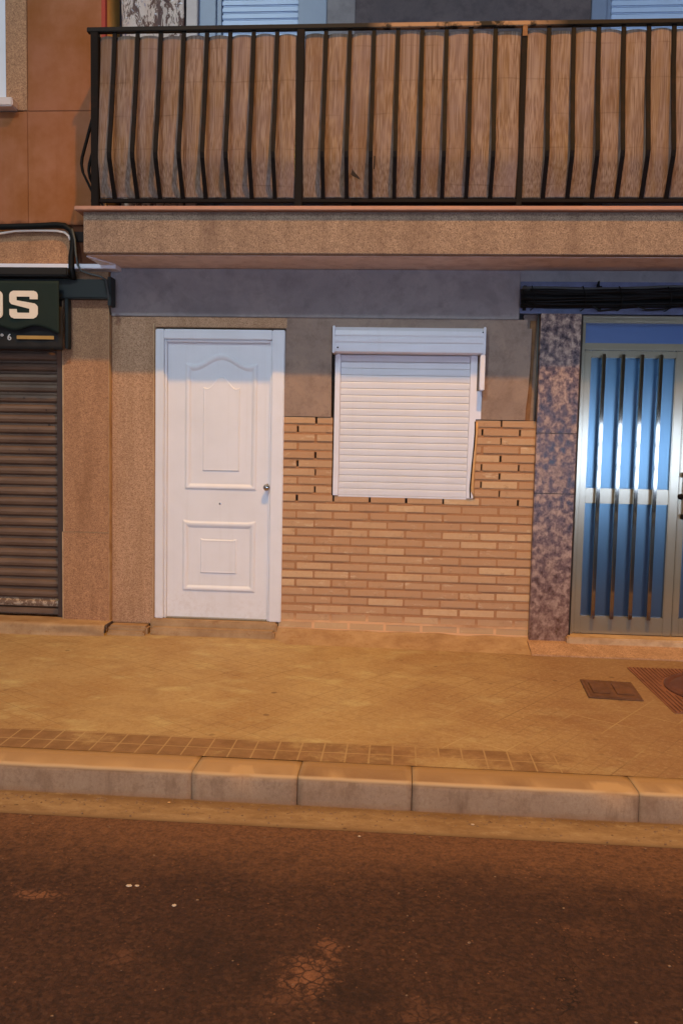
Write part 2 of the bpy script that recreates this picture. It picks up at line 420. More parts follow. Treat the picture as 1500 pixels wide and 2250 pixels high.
def m_frosted():
    """obscured blue glass: scatters the hallway light through and mirrors the street softly"""
    t = NT('obscured blue glass'); nt = t.t
    n = t.noise(2.0, 3, .5)
    tr = t.n.new('ShaderNodeBsdfTranslucent'); tr.inputs[0].default_value = (.26, .40, .50, 1)
    gl = t.n.new('ShaderNodeBsdfGlossy'); gl.inputs['Color'].default_value = (.30, .50, .62, 1); gl.inputs['Roughness'].default_value = .2
    df = t.n.new('ShaderNodeBsdfDiffuse'); df.inputs[0].default_value = (.05, .05, .09, 1)
    m1 = t.n.new('ShaderNodeMixShader'); m1.inputs[0].default_value = .35
    m2 = t.n.new('ShaderNodeMixShader'); m2.inputs[0].default_value = .25
    t.link(tr.outputs[0], m1.inputs[1]); t.link(df.outputs[0], m1.inputs[2])
    t.link(m1.outputs[0], m2.inputs[1]); t.link(gl.outputs[0], m2.inputs[2])
    t.link(m2.outputs[0], nt.nodes['Material Output'].inputs[0])
    nt.nodes.remove(t.p)
    return t.m

def m_splatter():
    t = NT('paint blotched board'); x, y, z = t.xyz()
    n = t.noise(9, 7, .75, t.map((1, 1, .5)), .8); n2 = t.noise(38, 4, .7)
    c = t.ramp(n, [(.40, S(92, 62, 56)), (.47, S(120, 84, 70)), (.5, S(226, 204, 188)), (.60, S(214, 186, 170)), (.66, S(110, 100, 140))], 'LINEAR')
    c = t.mix(t.rng(n2, .62, .68), c, S(240, 236, 240))
    return t.done(c, .6, .4)

M = {}
M['granite'] = m_granite('speckled terrazzo cladding', S(196, 160, 128), S(120, 84, 60), S(132, 96, 60))
M['granite2'] = m_granite('speckled terrazzo cladding darker', S(176, 132, 98), S(108, 70, 48), S(112, 72, 42))
M['slab'] = m_granite('speckled balcony edge stone', S(190, 150, 120), S(104, 68, 50), S(118, 80, 60), .8)
M['stucco'] = m_stucco()
M['plaster'] = m_plaster('smeared grey cement render', S(150, 136, 128), S(176, 156, 140), S(124, 106, 98))
M['beam'] = m_plaster('grey cement lintel', S(158, 150, 148), S(138, 132, 134), S(122, 116, 118))
M['soffit'] = m_plaster('grimy soffit plaster', S(222, 208, 204), S(206, 190, 186), S(170, 152, 150))
M['upper'] = m_plaster('rough upper render darkened for shade', S(84, 76, 80), S(104, 92, 92), S(62, 54, 60))  # colour darkened to stand in for shade on the upper wall
M['marble'] = m_marble(); M['brick'] = m_brick(); M['mortar'] = m_mortar()
M['dark'] = m_plain('unlit gap', S(34, 24, 20), .9)
M['white'] = m_white(); M['pvc'] = m_white('white plastic', S(224, 222, 230), .3)
M['slat'] = m_white('white aluminium slats', S(214, 214, 222), .36)
M['reed'] = m_reed(); M['iron'] = m_iron(); M['rail'] = m_rail()
M['chrome'] = m_plain('polished nickel', S(190, 186, 184), .12, .02, metal=1.)
M['alu'] = m_plain('anodised aluminium', S(160, 152, 132), .16, .06, 3, .5, .6)
M['bar'] = m_plain('bronzed aluminium bar', S(150, 144, 132), .06, .04, 1, .5, 1.)
M['shutter'] = m_shutter()
M['guide'] = m_plain('dark brown guide rail', S(64, 48, 40), .5)
M['green'] = m_plain('dark green canvas', S(28, 40, 33), .8, .12, 4, .3, 0, .2)
M['greenbox'] = m_plain('dark green metal', S(10, 20, 20), .5, .15)
M['blackcan'] = m_plain('black canvas', S(22, 18, 16), .8, .2)
M['cream'] = m_plain('cream lettering', S(236, 218, 196), .7, .04)
M['gold'] = m_plain('gold band', S(170, 132, 68), .7, .08)
M['grey_txt'] = m_plain('grey lettering', S(176, 180, 184), .7, .04)
M['ledge'] = m_plain('terracotta drip tile', S(172, 126, 104), .6, .15, 5)
M['yellow'] = m_plain('ochre painted corner', S(232, 170, 84), .7, .12, 6)
M['red'] = m_plain('brick red paint', S(160, 52, 34), .7, .15, 6)
M['black'] = m_plain('black cable sheath', S(12, 13, 14), .6, .3, 9, .2)
M['greyc'] = m_plain('grey cable sheath', S(70, 72, 70), .6, .2, 9)
M['whitec'] = m_plain('white cable sheath', S(226, 208, 196), .5, .06)
M['sill'] = m_plain('pale stone sill', S(214, 196, 188), .6, .08)
M['frost'] = m_frosted()
M['bluepaint'] = m_plain('blue grey painted panel', S(40, 72, 130), .3, .06, 3, .7)
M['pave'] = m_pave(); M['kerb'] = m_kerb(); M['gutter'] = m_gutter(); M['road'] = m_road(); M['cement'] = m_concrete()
M['threshold'] = m_plaster('pale stone step', S(206, 176, 140), S(184, 150, 112), S(150, 116, 80))
M['castiron'] = m_plain('rusty cast iron', S(100, 62, 50), .55, .3, 14, .4, .0, .5, 60)
M['castiron2'] = m_plain('brown iron lid', S(104, 70, 46), .6, .3, 14, .4, .0, .5, 60)
M['dustyiron'] = m_plain('dusty brown iron', S(132, 88, 68), .75, .25, 9, .3, .0, .4, 50)
M['tilefrieze'] = m_plain('slate blue glazed tile', S(84, 88, 122), .35, .3, 12)
M['upframe'] = m_plain('blue grey window frame', S(120, 134, 160), .4, .06)
M['upslat'] = m_plain('pale blue shutter slats', S(176, 196, 226), .4, .04)
M['splat'] = m_splatter()
M['paper'] = m_plain('crumpled paper', S(196, 176, 156), .8, .1)
M['foam'] = m_plain('yellowed filler foam', S(206, 160, 108), .85, .15, 30)
M['gap'] = m_plain('brown recess shade and rust', S(124, 88, 58), .9, .25, 20)  # brown of the painted recess shadow, also used for the rusty rail plate
M['opp'] = m_plaster('far side wall plaster', S(150, 128, 110), S(130, 108, 92), S(100, 84, 74))
M['interior'] = m_plain('hall plaster', S(200, 206, 214), .8, .05)

def m_emit(name, col, s):
    t = NT(name); t.p.inputs['Base Color'].default_value = (.1, .1, .1, 1)
    t.p.inputs['Emission Color'].default_value = col; t.p.inputs['Emission Strength'].default_value = s
    return t.m

# ------------------------------------------------------------------ ground
def nz(x, y, z=0, s=1): return noise.noise(Vector((x * s, y * s, z * s)))
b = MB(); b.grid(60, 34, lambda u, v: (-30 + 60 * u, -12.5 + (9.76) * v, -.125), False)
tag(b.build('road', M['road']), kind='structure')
b = MB(); b.grid(160, 4, lambda u, v: (-30 + 60 * u, -2.762 + .25 * v, -.1205 - .0035 * (v < .1)), False)
tag(b.build('gutter', M['gutter']), kind='structure')
b = MB()
xs = [-12 + .9 * i for i in range(11)]
xs = [x for x in xs if x < -2.5] + [-1.86, -.846, -.395, .085, 1.01, 1.62, 2.5, 3.4, 4.3, 5.2, 6.1, 7, 8, 9, 10, 11, 12]
for a, c in zip(xs, xs[1:]):
    n0 = len(b.bm.verts)
    nx = max(4, int((c - a) / .03))
    prof = [(-2.37, -.2), (-2.37, -.002), (-2.44, .001), (-2.536, .001), (-2.548, -.002), (-2.554, -.010), (-2.556, -.03), (-2.56, -.1), (-2.56, -.2)]
    V = []
    off = rnd.uniform(-.004, .004); jt = rnd.uniform(-.001, .001)
    for i in range(nx + 1):
        x = a + .0015 + (c - a - .003) * i / nx
        ed = min(i, nx - i); pull = .003 if ed == 0 else 0
        row = []
        for k, (y, z) in enumerate(prof):
            d = .006 * nz(x * 9, k * .8, a) if 3 <= k <= 7 else 0
            chip = max(0, nz(x * 6, 3.3, 1.) - .28) * .05 if k in (3, 4, 5) else 0
            row.append(b.bm.verts.new((x, y + (pull if k > 2 else 0) - d * .5 + off + chip, z - (pull * .6 if 0 < k < 6 else 0) + d * .4 - chip * .6 + (jt if k < 6 else 0))))
        V.append(row)
    for i in range(nx):
        for k in range(len(prof) - 1):
            f = b.bm.faces.new((V[i][k], V[i][k + 1], V[i + 1][k + 1], V[i + 1][k])); f.smooth = True
    for row in (V[0], V[-1]): b.bm.faces.new(row)
bmesh.ops.recalc_face_normals(b.bm, faces=b.bm.faces[:])
tag(b.build('kerb', M['kerb']), kind='structure')
b = MB()
b.grid(300, 50, lambda u, v: (-12 + 24 * u, -2.371 + 2.9 * v, .004 * nz(u * 24, v * 2.9, 0, 1.4) * (1 if .02 < v < .9 else .3) - .001), True)
b.box(-30, -12, -2.371, .5, -.2, 0); b.box(12, 30, -2.371, .5, -.2, 0)
tag(b.build('pavement', M['pave']), kind='structure')
b = MB(); b.box(-30, 30, -14, -12.5, -.3, -.01, .01)
tag(b.build('far_pavement', M['pave']), kind='structure')

# ------------------------------------------------------------------ apartment building (centre and right)
APT = thing('apartment_building', (0, 0, 0), 'building with white door, rolled white shutter and glazed entrance below a balcony', 'building')
XR = 4.6
b = MB()   # rendered wall (with window opening behind the shutter)
b.box(-.845, -.865 + .0001, 0, .01, 1.5, 1.5001)
b.bm.clear()
def plaster_piece(b, x0, x1, z0, z1, y=0., d=.12, amp=.003):
    nx = max(2, int((x1 - x0) / .04)); nzv = max(2, int((z1 - z0) / .04))
    b.grid(nx, nzv, lambda u, v: (x0 + (x1 - x0) * u, y + amp * nz(x0 + (x1 - x0) * u, z0 + (z1 - z0) * v, 2.2, 4) * min(1, 8 * u, 8 * (1 - u)), z0 + (z1 - z0) * v))
    # sides
    b.prism([(x0, z0), (x1, z0), (x1, z1), (x0, z1)], 'y', y + .006, y + d)
def ragged(b, pts, y0, y1): b.prism(pts, 'y', y0, y1)
# left piece between door and window: edge steps out over the door frame below z 1.80
ragged(b, [(-.832, 2.30), (-.505, 2.30), (-.500, 1.604), (-.864, 1.604), (-.868, 1.66), (-.858, 1.72), (-.848, 1.78), (-.836, 1.80)], -.004, .12)
ragged(b, [(-.52, 2.30), (.86, 2.30), (.86, 2.236), (-.52, 2.236)], -.0035, .12)
ragged(b, [(.53, 2.24), (.892, 2.24), (.890, 2.0), (.882, 1.8), (.870, 1.68), (.868, 1.604), (.52, 1.604), (.523, 1.8), (.53, 1.81)], -.003, .12)
b.build('rendered_wall', M['plaster'], APT)
b = MB(); b.box(-2.1, .9, .121, .3, .0, 2.3); b.box(.84, 1.0, .045, .12, 1.604, 2.36); b.build('backing_wall', M['plaster'], APT)
b = MB(); b.prism([(.866, 1.604), (.905, 1.604), (.915, 2.0), (.925, 2.3), (.885, 2.3), (.878, 1.9)], 'y', .025, .04); b.build('recess_shade', M['gap'], APT)  # brown strip paints the shadow inside the recess beside the pillar
b = MB(); b.tube([(.934, -.012, 1.60), (.936, -.012, 1.9), (.932, -.012, 2.34)], .006, 8); b.build('thin_pipe', M['greyc'], APT)
b = MB(); b.box(-2.103, .80, -.014, .3, 2.30, 2.636, .004); b.build('lintel_beam', M['beam'], APT)
b = MB()  # shallow reveal over the door
b.box(-1.787, -.822, -.006, .11, 2.225, 2.299, .004); b.box(-1.783, -1.778, .0, .1, .1, 2.225); b.build('door_lintel', M['granite'], APT)
b = MB(); b.box(-2.10, -1.784, -.002, .12, .06, 2.2985, .003); b.build('pilaster', M['granite'], APT)
b = MB()
b.box(-1.792, -1.7845, -.010, .0, .07, 2.25, .002); b.build('pilaster_edge', M['threshold'], APT)
# brickwork
RH = .0619; BL = .2625; Z0 = 1.600
def in_open(x0, x1, z0, z1): return x1 > -.487 and x0 < .521 and z1 > 1.032
b = MB(); tone = []
mm_ = MB()
NR = 25
for r in range(NR):
    zt = Z0 - r * RH; zb = zt - RH + .0145
    ph = (0 if r % 2 == 0 else BL / 2) + (.012 if r % 4 == 1 else 0) * 0 
    x = -.605 + ph - 3 * BL
    while x < .96:
        xa, xb = x + .007, x + BL - .0075
        xa += rnd.uniform(-.003, .003); xb += rnd.uniform(-.003, .003)
        segs = [(max(xa, -.858), min(xb, .953))]
        if zt > 1.05:
            ns = []
            for a, c in segs:
                if a < -.487: ns.append((a, min(c, -.487)))
                if c > .527: ns.append((max(a, .527), c))
            segs = ns
        for a, c in segs:
            if c - a < .02: continue
            zz = rnd.uniform(-.0016, .0016); dy = rnd.uniform(-.0022, .0022)
            n0 = len(b.bm.faces)
            b.box(a, c, dy, .07, zb + zz, zt + zz * .6, .0032, 2)
            b.bm.faces.ensure_lookup_table()
            tone.append((n0, len(b.bm.faces), rnd.random()))
            # mortar in the perpend to the right of this brick
            openj = (zt > 1.0) and rnd.random() < (.85 if c < -.4 or zt < 1.05 else .45) and r > -1
            if not openj and c < .95 and abs(c - xb) < .001:
                yy = .0045 + rnd.uniform(-.0015, .002) if r < NR - 3 else -.0015
                mm_.box(c - .002, c + .018, yy, .06, zb - .002, zt + .001)
        x += BL
    # bed joint below the row
    yb = .0042 if r < NR - 3 else -.0012
    for (a, c) in ([(-.858, .953)] if zb < 1.04 else [(-.858, -.487), (.527, .953)]):
        xx = a
        while xx < c:
            e = min(c, xx + rnd.uniform(.1, .3))
            mm_.box(xx, e, yb + rnd.uniform(-.002, .0035), .06, zb - .0145 - .002, zb + .002)
            xx = e
lay = b.bm.loops.layers.color.new('tone')
b.bm.faces.ensure_lookup_table()
for a, c, v in tone:
    for i in range(a, c):
        for lp in b.bm.faces[i].loops: lp[lay] = (v, v, v, 1)
brick = b.build('brick_facing', M['brick'], APT)
# the mortar pieces overlap; jitter keeps their faces apart
mm_.build('mortar', M['mortar'], APT)
b = MB(); b.box(-.859, -.4875, .062, .12, .03, 1.602); b.box(-.4875, .5265, .062, .12, .03, 1.03); b.box(.5265, .954, .062, .12, .03, 1.602)
b.build('brick_backing', M['dark'], APT)
b = MB()   # cement skirting sloping out of the brick foot
def skirt(u, v):
    x = -.885 + 1.84 * u; k = [0, .35, .7, 1][min(3, int(v * 3 + .001))]
    t = v
    y = .02 - (.02 + .24 + .05 * u) * t + .01 * nz(x, t, 1, 6)
    en = min(1, 14 * u + .05)
    y *= (.35 + .65 * en)
    z = (.062 - .010 * u + .012 * nz(x, 0, 5, 5)) * (1 - t) ** 1.6 + .012 * (1 - t) - .004 * (t > .98)
    return (x, y, z)
b.grid(90, 10, skirt)
b.build('cement_skirting', M['cement'], APT)
b = MB()
b.box(-1.80, -.862, -.045, .12, -.02, .103, .012); b.box(-1.78, -.87, -.11, -.04, -.02, .055, .014)
b.build('door_step', M['cement'], APT)
# pillar of mottled tile
b = MB()
for z0, z1 in ((.035, 1.092), (1.097, 1.5135), (1.5185, 2.338)):
    b.box(.944, 1.2185, -.05 + rnd.uniform(-.001, .001), .12, z0, z1, .0025)
b.build('tiled_pillar', M['marble'], APT)
b = MB(); b.box(.9465, 1.216, -.047, .1, .03, 2.336); b.box(1.2187, 1.232, -.046, .1, .03, 2.336, .002); b.build('pillar_joint', M['dark'], APT)
b = MB(); b.box(2.72, 3.0, -.05, .12, .035, 2.338, .003); b.build('tiled_pillar', M['marble'], APT)
b = MB(); b.box(.801, XR, -.02, .3, 2.341, 2.56, .003); b.build('tile_frieze', M['tilefrieze'], APT)
b = MB(); b.box(.801, XR, -.012, .3, 2.561, 2.636); b.build('lintel_beam', M['beam'], APT)
b = MB(); b.box(3.001, XR, 0, .3, .0, 2.34); b.build('rendered_wall', M['plaster'], APT)
b = MB(); b.box(1.2, 2.74, -.12, .5, -.02, .095, .01); b.build('entrance_step', M['threshold'], APT)
b = MB(); b.prism([(-.30, .006), (-.12, .05), (.1, .05), (.1, -.05), (-.30, -.05)], 'x', .93, 2.9); b.build('entrance_apron', M['granite'], APT)

# balcony slab
b = MB()
b.box(-2.128, XR, -.46, -.40, 2.64, 2.905, .004); b.build('slab_edge', M['slab'], APT)
b = MB(); b.box(-2.124, XR, -.399, .3, 2.638, 2.86); b.build('slab_soffit', M['soffit'], APT)
b = MB(); b.box(-2.175, XR, -.498, .25, 2.907, 2.934, .004); b.build('balcony_floor', M['ledge'], APT)
# upper wall
b = MB()
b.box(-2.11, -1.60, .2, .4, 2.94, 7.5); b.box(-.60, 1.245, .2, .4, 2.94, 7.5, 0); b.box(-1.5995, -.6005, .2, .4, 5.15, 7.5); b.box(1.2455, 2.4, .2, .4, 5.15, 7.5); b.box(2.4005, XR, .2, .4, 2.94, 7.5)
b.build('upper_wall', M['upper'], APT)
def balcony_window(x0, x1, fr, label=None):
    w = MB()
    w.box(x0, x0 + fr, .17, .3, 2.95, 5.148, .004); w.box(x1 - fr, x1, .17, .3, 2.95, 5.148, .004); w.box(x0 + fr, x1 - fr, .17, .3, 5.06, 5.148, .004)
    w.box(x0 + fr, x0 + fr + .035, .2, .3, 2.95, 5.06, .003)
    o = w.build('balcony_window', M['upframe'], APT)
    s = MB(); z = 2.96
    while z < 5.05:
        s.box(x0 + fr + .036, x1 - fr - .001, .215 + .001 * rnd.random(), .25, z, z + .043, .008); z += .0465
    s.build('shutter_slats', M['upslat'], o)
balcony_window(-1.5985, -.602, .20)
balcony_window(1.247, 2.399, .1)
b = MB(); b.box(-1.60, -1.52, .12, .199, 2.95, 5.1, .006); b.build('white_post', M['sill'], APT)
b = MB(); b.box(-.601, -.40, .185, .1995, 2.94, 5.15, .003); b.build('window_surround', M['beam'], APT)

b = MB(); b.box(-1.60, XR, -.80, .199, 5.22, 5.48, .006); b.build('shading_balcony_slab', M['slab'], APT)  # out-of-view balcony slab, added and shaped to shade the upper wall
# ---- white door
DR = None
b = MB()
def fr_prof(b, pts):
    pass
# frame with stepped moulding: three nested steps
for (x0, x1, z0, z1) in ((-1.775, -1.712, .104, 2.212), (-.928, -.838, .104, 2.212)):
    b.box(x0, x1, -.012, .07, z0, z1, .006, 3)
b.box(-1.7118, -.9282, -.0125, .07, 2.140, 2.2115, .006, 3)
b.box(-1.7115, -1.694, .004, .07, .104, 2.1398, .005, 3); b.box(-.944, -.9285, .004, .07, .104, 2.1398, .005, 3); b.box(-1.6938, -.9442, .0045, .07, 2.122, 2.1395, .005, 3)
door = b.build('front_door', M['white'], APT); door['label'] = 'white panelled front door in white moulded frame'
def arch(x, xc, hw, zs, zp):
    u = min(1, abs(x - xc) / hw)
    # cathedral curve: raised centre, dip towards the shoulders
    return zs + (zp - zs) * (.5 + .5 * math.cos(PI * min(1, u / .78))) if u < .78 else zs + .010 * (u - .78) / .22
def sd(x, z, x0, x1, z0, zs, zp):
    xc = (x0 + x1) / 2; top = arch(x, xc, (x1 - x0) / 2, zs, zp)
    return max(-.1, min(x - x0, x1 - x, z - z0, (top - z) * .9))
def ridge(d, w, h): 
    return h * math.exp(-(d / w) ** 2)
def sg(v): return 1 / (1 + math.exp(-max(-40, min(40, v))))
def relief(x, z):
    h = 0
    for (x0, x1, z0, zs, zp) in ((-1.563, -1.037, 1.062, 1.965, 2.045), (-1.577, -1.040, .312, .825, .825)):
        d = sd(x, z, x0, x1, z0, zs, zp)
        if d > -.02:
            h += .010 * sg((d - .004) / .002) - .013 * sg((d - .034) / .0045) - .005 * math.exp(-((d - .050) / .0045) ** 2)
    for (x0, x1, z0, zs, zp) in ((-1.437, -1.160, 1.194, 1.800, 1.885), (-1.450, -1.173, .441, .699, .699)):
        d = sd(x, z, x0, x1, z0, zs, zp)
        h += .008 * sg((d - .006) / .0028) + .004 * math.exp(-((d - .010) / .004) ** 2) - .004 * math.exp(-((d + .002) / .004) ** 2)
    return h
b = MB()
nx, nz_ = 190, 480
b.grid(nx, nz_, lambda u, v: (-1.6935 + .749 * u, .030 - relief(-1.6935 + .749 * u, .115 + 2.006 * v), .115 + 2.006 * v))
b.box(-1.6935, -.9445, .0312, .065, .115, 2.121)
b.build('door_leaf', M['white'], door)
b = MB(); kx, kz = -.955, 1.088
b.lathe([(.0, 0), (.026, 0), (.027, -.004), (.022, -.008), (.012, -.010), (.010, -.03), (.02, -.036), (.025, -.048), (.022, -.058), (.012, -.064), (.001, -.065)], (kx, .03, kz), 'y', 32)
b.build('door_knob', M['chrome'], door)
b = MB(); b.lathe([(.0, 0), (.0085, 0), (.0085, -.003), (.0055, -.0045), (.0005, -.005)], (-1.303, .0302, .960), 'y', 16); b.build('peephole', M['chrome'], door)
b = MB(); b.box(-1.694, -.945, .0, .031, .1045, .114, .002); b.build('door_sill', M['alu'], door)

# ---- window with rolled shutter
b = MB()
b.box(-.476, -.438, -.012, .05, 1.045, 2.048, .003); b.box(.476, .524, -.012, .05, 1.045, 2.048, .003)
b.box(-.4378, .4758, -.004, .05, 1.0365, 1.047, .001)
win = b.build('window', M['pvc'], APT); win['label'] = 'small window closed by white rolling shutter'
b = MB()
b.prism([(-.075, 2.053), (-.086, 2.060), (-.088, 2.105), (-.082, 2.118), (-.088, 2.128), (-.088, 2.150), (-.081, 2.163), (-.086, 2.175), (-.078, 2.205), (-.045, 2.232), (.10, 2.232), (.10, 2.05), (-.07, 2.05)], 'x', -.475, .552)
b.build('shutter_box', M['pvc'], win)
b = MB(); b.box(-.492, -.4755, -.093, .1, 2.047, 2.236, .004); b.build('box_end_cap', M['pvc'], win)
b = MB(); b.box(.5525, .569, -.093, .1, 2.047, 2.236, .004); b.build('box_end_cap', M['pvc'], win)
b = MB(); b.box(.536, .569, -.093, -.02, 1.803, 2.0465, .004); b.build('guide_strip', M['pvc'], win)
b = MB()
n = 21; zt = 2.046; pitch = (2.046 - 1.048) / n
for i in range(n):
    z1 = zt - i * pitch; z0 = z1 - pitch
    pr_ = [(.035, z0), (.0072, z0 + .001), (.0056, z0 + .005), (.0046, z0 + pitch * .5), (.0052, z1 - .008), (.0068, z1 - .003), (.0078, z1 - .0004), (.035, z1 - .0004)]
    b.prism(pr_, 'x', -.437, .475)
b.build('shutter_slats', M['slat'], win)
b = MB(); b.lathe([(0.0, 0), (.006, 0), (.006, -.003), (.0005, -.004)], (-.455, -.088, 2.085), 'y', 12); b.build('box_screw', M['iron'], win); b = MB(); b.lathe([(0.0, 0), (.005, 0), (.005, -.003), (.0005, -.004)], (.548, -.079, 2.20), 'y', 12)
b.build('box_screw', M['iron'], win)
b = MB()
b.tube([(.524 + .004, .004, 1.045), (.514, -.004, 1.1), (.519, -.006, 1.25), (.529, -.004, 1.42), (.534, 0, 1.52), (.535, .004, 1.585)], [.013, .014, .011, .009, .010, .008], 8)
b.build('filler_foam', M['foam'], win)
b = MB(); b.tube([(.503, -.016, 1.05), (.499, -.017, 1.12), (.508, -.017, 1.28), (.518, -.017, 1.42), (.522, -.015, 1.52), (.521, -.012, 1.59)], .0045, 6)
b.build('loose_wire', M['black'], win)
b = MB(); b.box(.5245, .5295, .03, .12, 1.048, 2.04); b.build('frame_gap', M['dark'], win); b = MB(); b.box(-.4875, -.4765, .02, .12, 1.03, 2.04); b.build('frame_gap', M['dark'], win)
b = MB(); b.box(.5245, .56, -.0055, .02, 1.605, 1.802, .002); b.build('filler_patch', M['pvc'], win)

# ---- glazed entrance door
b = MB()
b.box(1.222, 2.72, .0, .12, 2.285, 2.336, .004); b.box(1.222, 2.72, -.012, .0, 2.296, 2.308, .003); b.box(1.222, 2.72, -.012, .0, 2.322, 2.334, .003)
b.box(1.2325, 1.262, .0, .12, .095, 2.2845, .004); b.box(2.69, 2.72, .0, .12, .095, 2.2845, .004)
b.box(1.262, 2.69, .004, .12, 2.10, 2.148, .004)
ent = b.build('entrance_door', M['alu'], APT); ent['label'] = 'aluminium double entrance door with bars over blue glass'
b = MB(); b.box(1.2622, 2.6898, .03, .05, 2.1485, 2.2845); b.build('transom_panel', M['bluepaint'], ent)
def leaf(x0, x1, handle_side):
    f = MB()
    f.box(x0, x0 + .045, .006, .06, .10, 2.098, .005); f.box(x1 - .062, x1, .006, .06, .10, 2.098, .005)
    f.box(x0 + .0452, x1 - .0622, .008, .06, 2.048, 2.097, .004); f.box(x0 + .0452, x1 - .0622, .008, .06, .10, .228, .004)
    f.box(x0 + .0452, x1 - .0622, .016, .06, 1.03, 1.138, .004)
    lo = f.build('door_leaf_frame', M['alu'], ent)
    g = MB(); g.box(x0 + .0453, x1 - .0623, .034, .040, 1.139, 2.047); g.build('glass_pane', M['frost'], lo)
    g = MB(); g.box(x0 + .0453, x1 - .0623, .034, .040, .229, 1.029); g.build('glass_pane', M['frost'], lo)
    return lo
leaf(1.264, 1.945, 1); leaf(1.948, 2.688, 0)
bar0 = None
for xb in (1.385, 1.515, 1.643, 1.771, 2.075, 2.205, 2.333, 2.461):
    if bar0 is None:
        g = MB(); g.box(1.385 - .013, 1.385 + .013, -.044, -.014, .215, 2.068, .004, 3)
        for zz in (.235, 2.05, 1.09): g.box(1.385 - .006, 1.385 + .006, -.0145, .012, zz - .012, zz + .012)
        bar0 = g.build('guard_bar', M['bar'], ent)
    else:
        c = bar0.copy(); COL.objects.link(c); c.parent = ent; c.location = bar0.location + Vector((xb - 1.385, 0, 0))
b = MB(); b.tube([(1.992, -.04, .955), (1.992, -.045, 1.10), (1.992, -.04, 1.245)], .009, 10)
b.box(1.966, 1.998, -.05, .006, 1.225, 1.262, .004); b.box(1.966, 1.998, -.05, .006, .935, .97, .004)
b.build('door_handle', M['iron'], ent)
b = MB(); b.lathe([(0., 0), (.02, 0), (.02, -.006), (.014, -.012), (.0005, -.013)], (1.962, .006, 1.093), 'y', 20); b.build('lock_cylinder', M['iron'], ent)
b = MB()  # hallway behind the glass
b.box(1.2, 1.22, .3, 3.2, .0, 2.5); b.box(2.73, 2.75, .121, 3.2, .0, 2.5); b.box(1.22, 2.73, 3.2, 3.25, .0, 2.5); b.box(1.22, 2.73, .3, 3.2, 2.5, 2.55); b.box(1.22, 2.73, .501, 3.2, -.05, .09)
b.build('hallway', M['interior'], APT)

# ---- balcony railing
RL = MB()
RL.box(-2.105, XR, -.452, -.410, 4.052, 4.082, .004)
rail = RL.build('balcony_railing', M['rail'], APT); rail['label'] = 'black iron railing with bars that belly outward near the foot'
b = MB(); b.box(-2.085, XR, -.442, -.418, 2.972, 2.996, .003); b.build('bottom_rail', M['iron'], rail)
b = MB(); b.box(-2.098, -2.058, -.40, .19, 4.054, 4.08, .003); b.build('side_rail', M['iron'], rail); b = MB(); b.box(-2.085, -2.068, -.40, .19, 2.974, 2.994, .002); b.build('side_rail', M['iron'], rail)
posts = [(-2.052, .05), (-.703, .05), (.712, .036), (2.24, .036), (3.75, .036)]
for i, (px, w) in enumerate(posts):
    b = MB(); b.box(px - w / 2, px + w / 2, -.452 if i else -.46, -.415, 2.936, 4.051, .004)
    if i == 2: pass
    b.build('post', M['iron'], rail)
b = MB(); b.box(.697, .727, -.458, -.4525, 3.985, 4.051, .002); b.build('rusty_plate', M['gap'], rail)
def bar_mesh(name):
    g = MB(); prof = [(-.431, 4.052, .014), (-.456, 3.80, .014), (-.500, 3.50, .014), (-.538, 3.30, .014), (-.544, 3.255, .014), (-.538, 3.22, .014), (-.432, 2.994, .014)]
    g.strip([(0, y, z, d) for (y, z, d) in prof], .026)
    return g
bar0 = bar_mesh('baluster').build('baluster', M['iron'], rail)
xs_ = [-1.924 + .1524 * i for i in range(8)] + [-.542 + .1533 * i for i in range(8)] + [.863 + .1534 * i for i in range(9)] + [2.40 + .1534 * i for i in range(9)]
first = True
for x in xs_:
    if first: o = bar0; first = False
    else:
        o = bar0.copy(); COL.objects.link(o); o.parent = rail
    o.location = (x, 0, 0)
# side bars, bellying out to the left
sb0 = None
for i, y in enumerate((-.33, -.2, -.07, .06)):
    if sb0 is None:
        g = MB(); prof = [(-2.078, 4.054), (-2.10, 3.6), (-2.185, 3.30), (-2.19, 3.255), (-2.18, 3.2), (-2.078, 2.994)]
        A = []
        for (x, z) in prof: A.append([g.bm.verts.new(q) for q in ((x - .007, -.0105, z), (x + .007, -.0105, z), (x + .007, .0105, z), (x - .007, .0105, z))])
        fs = []
        for a, c in zip(A, A[1:]):
            for k in range(4): fs.append(g.bm.faces.new((a[k], a[(k + 1) % 4], c[(k + 1) % 4], c[k])))
        bmesh.ops.recalc_face_normals(g.bm, faces=fs)
        sb0 = g.build('side_baluster', M['iron'], rail); o = sb0
    else:
        o = sb0.copy(); COL.objects.link(o); o.parent = rail
    o.location = (0, y, 0)

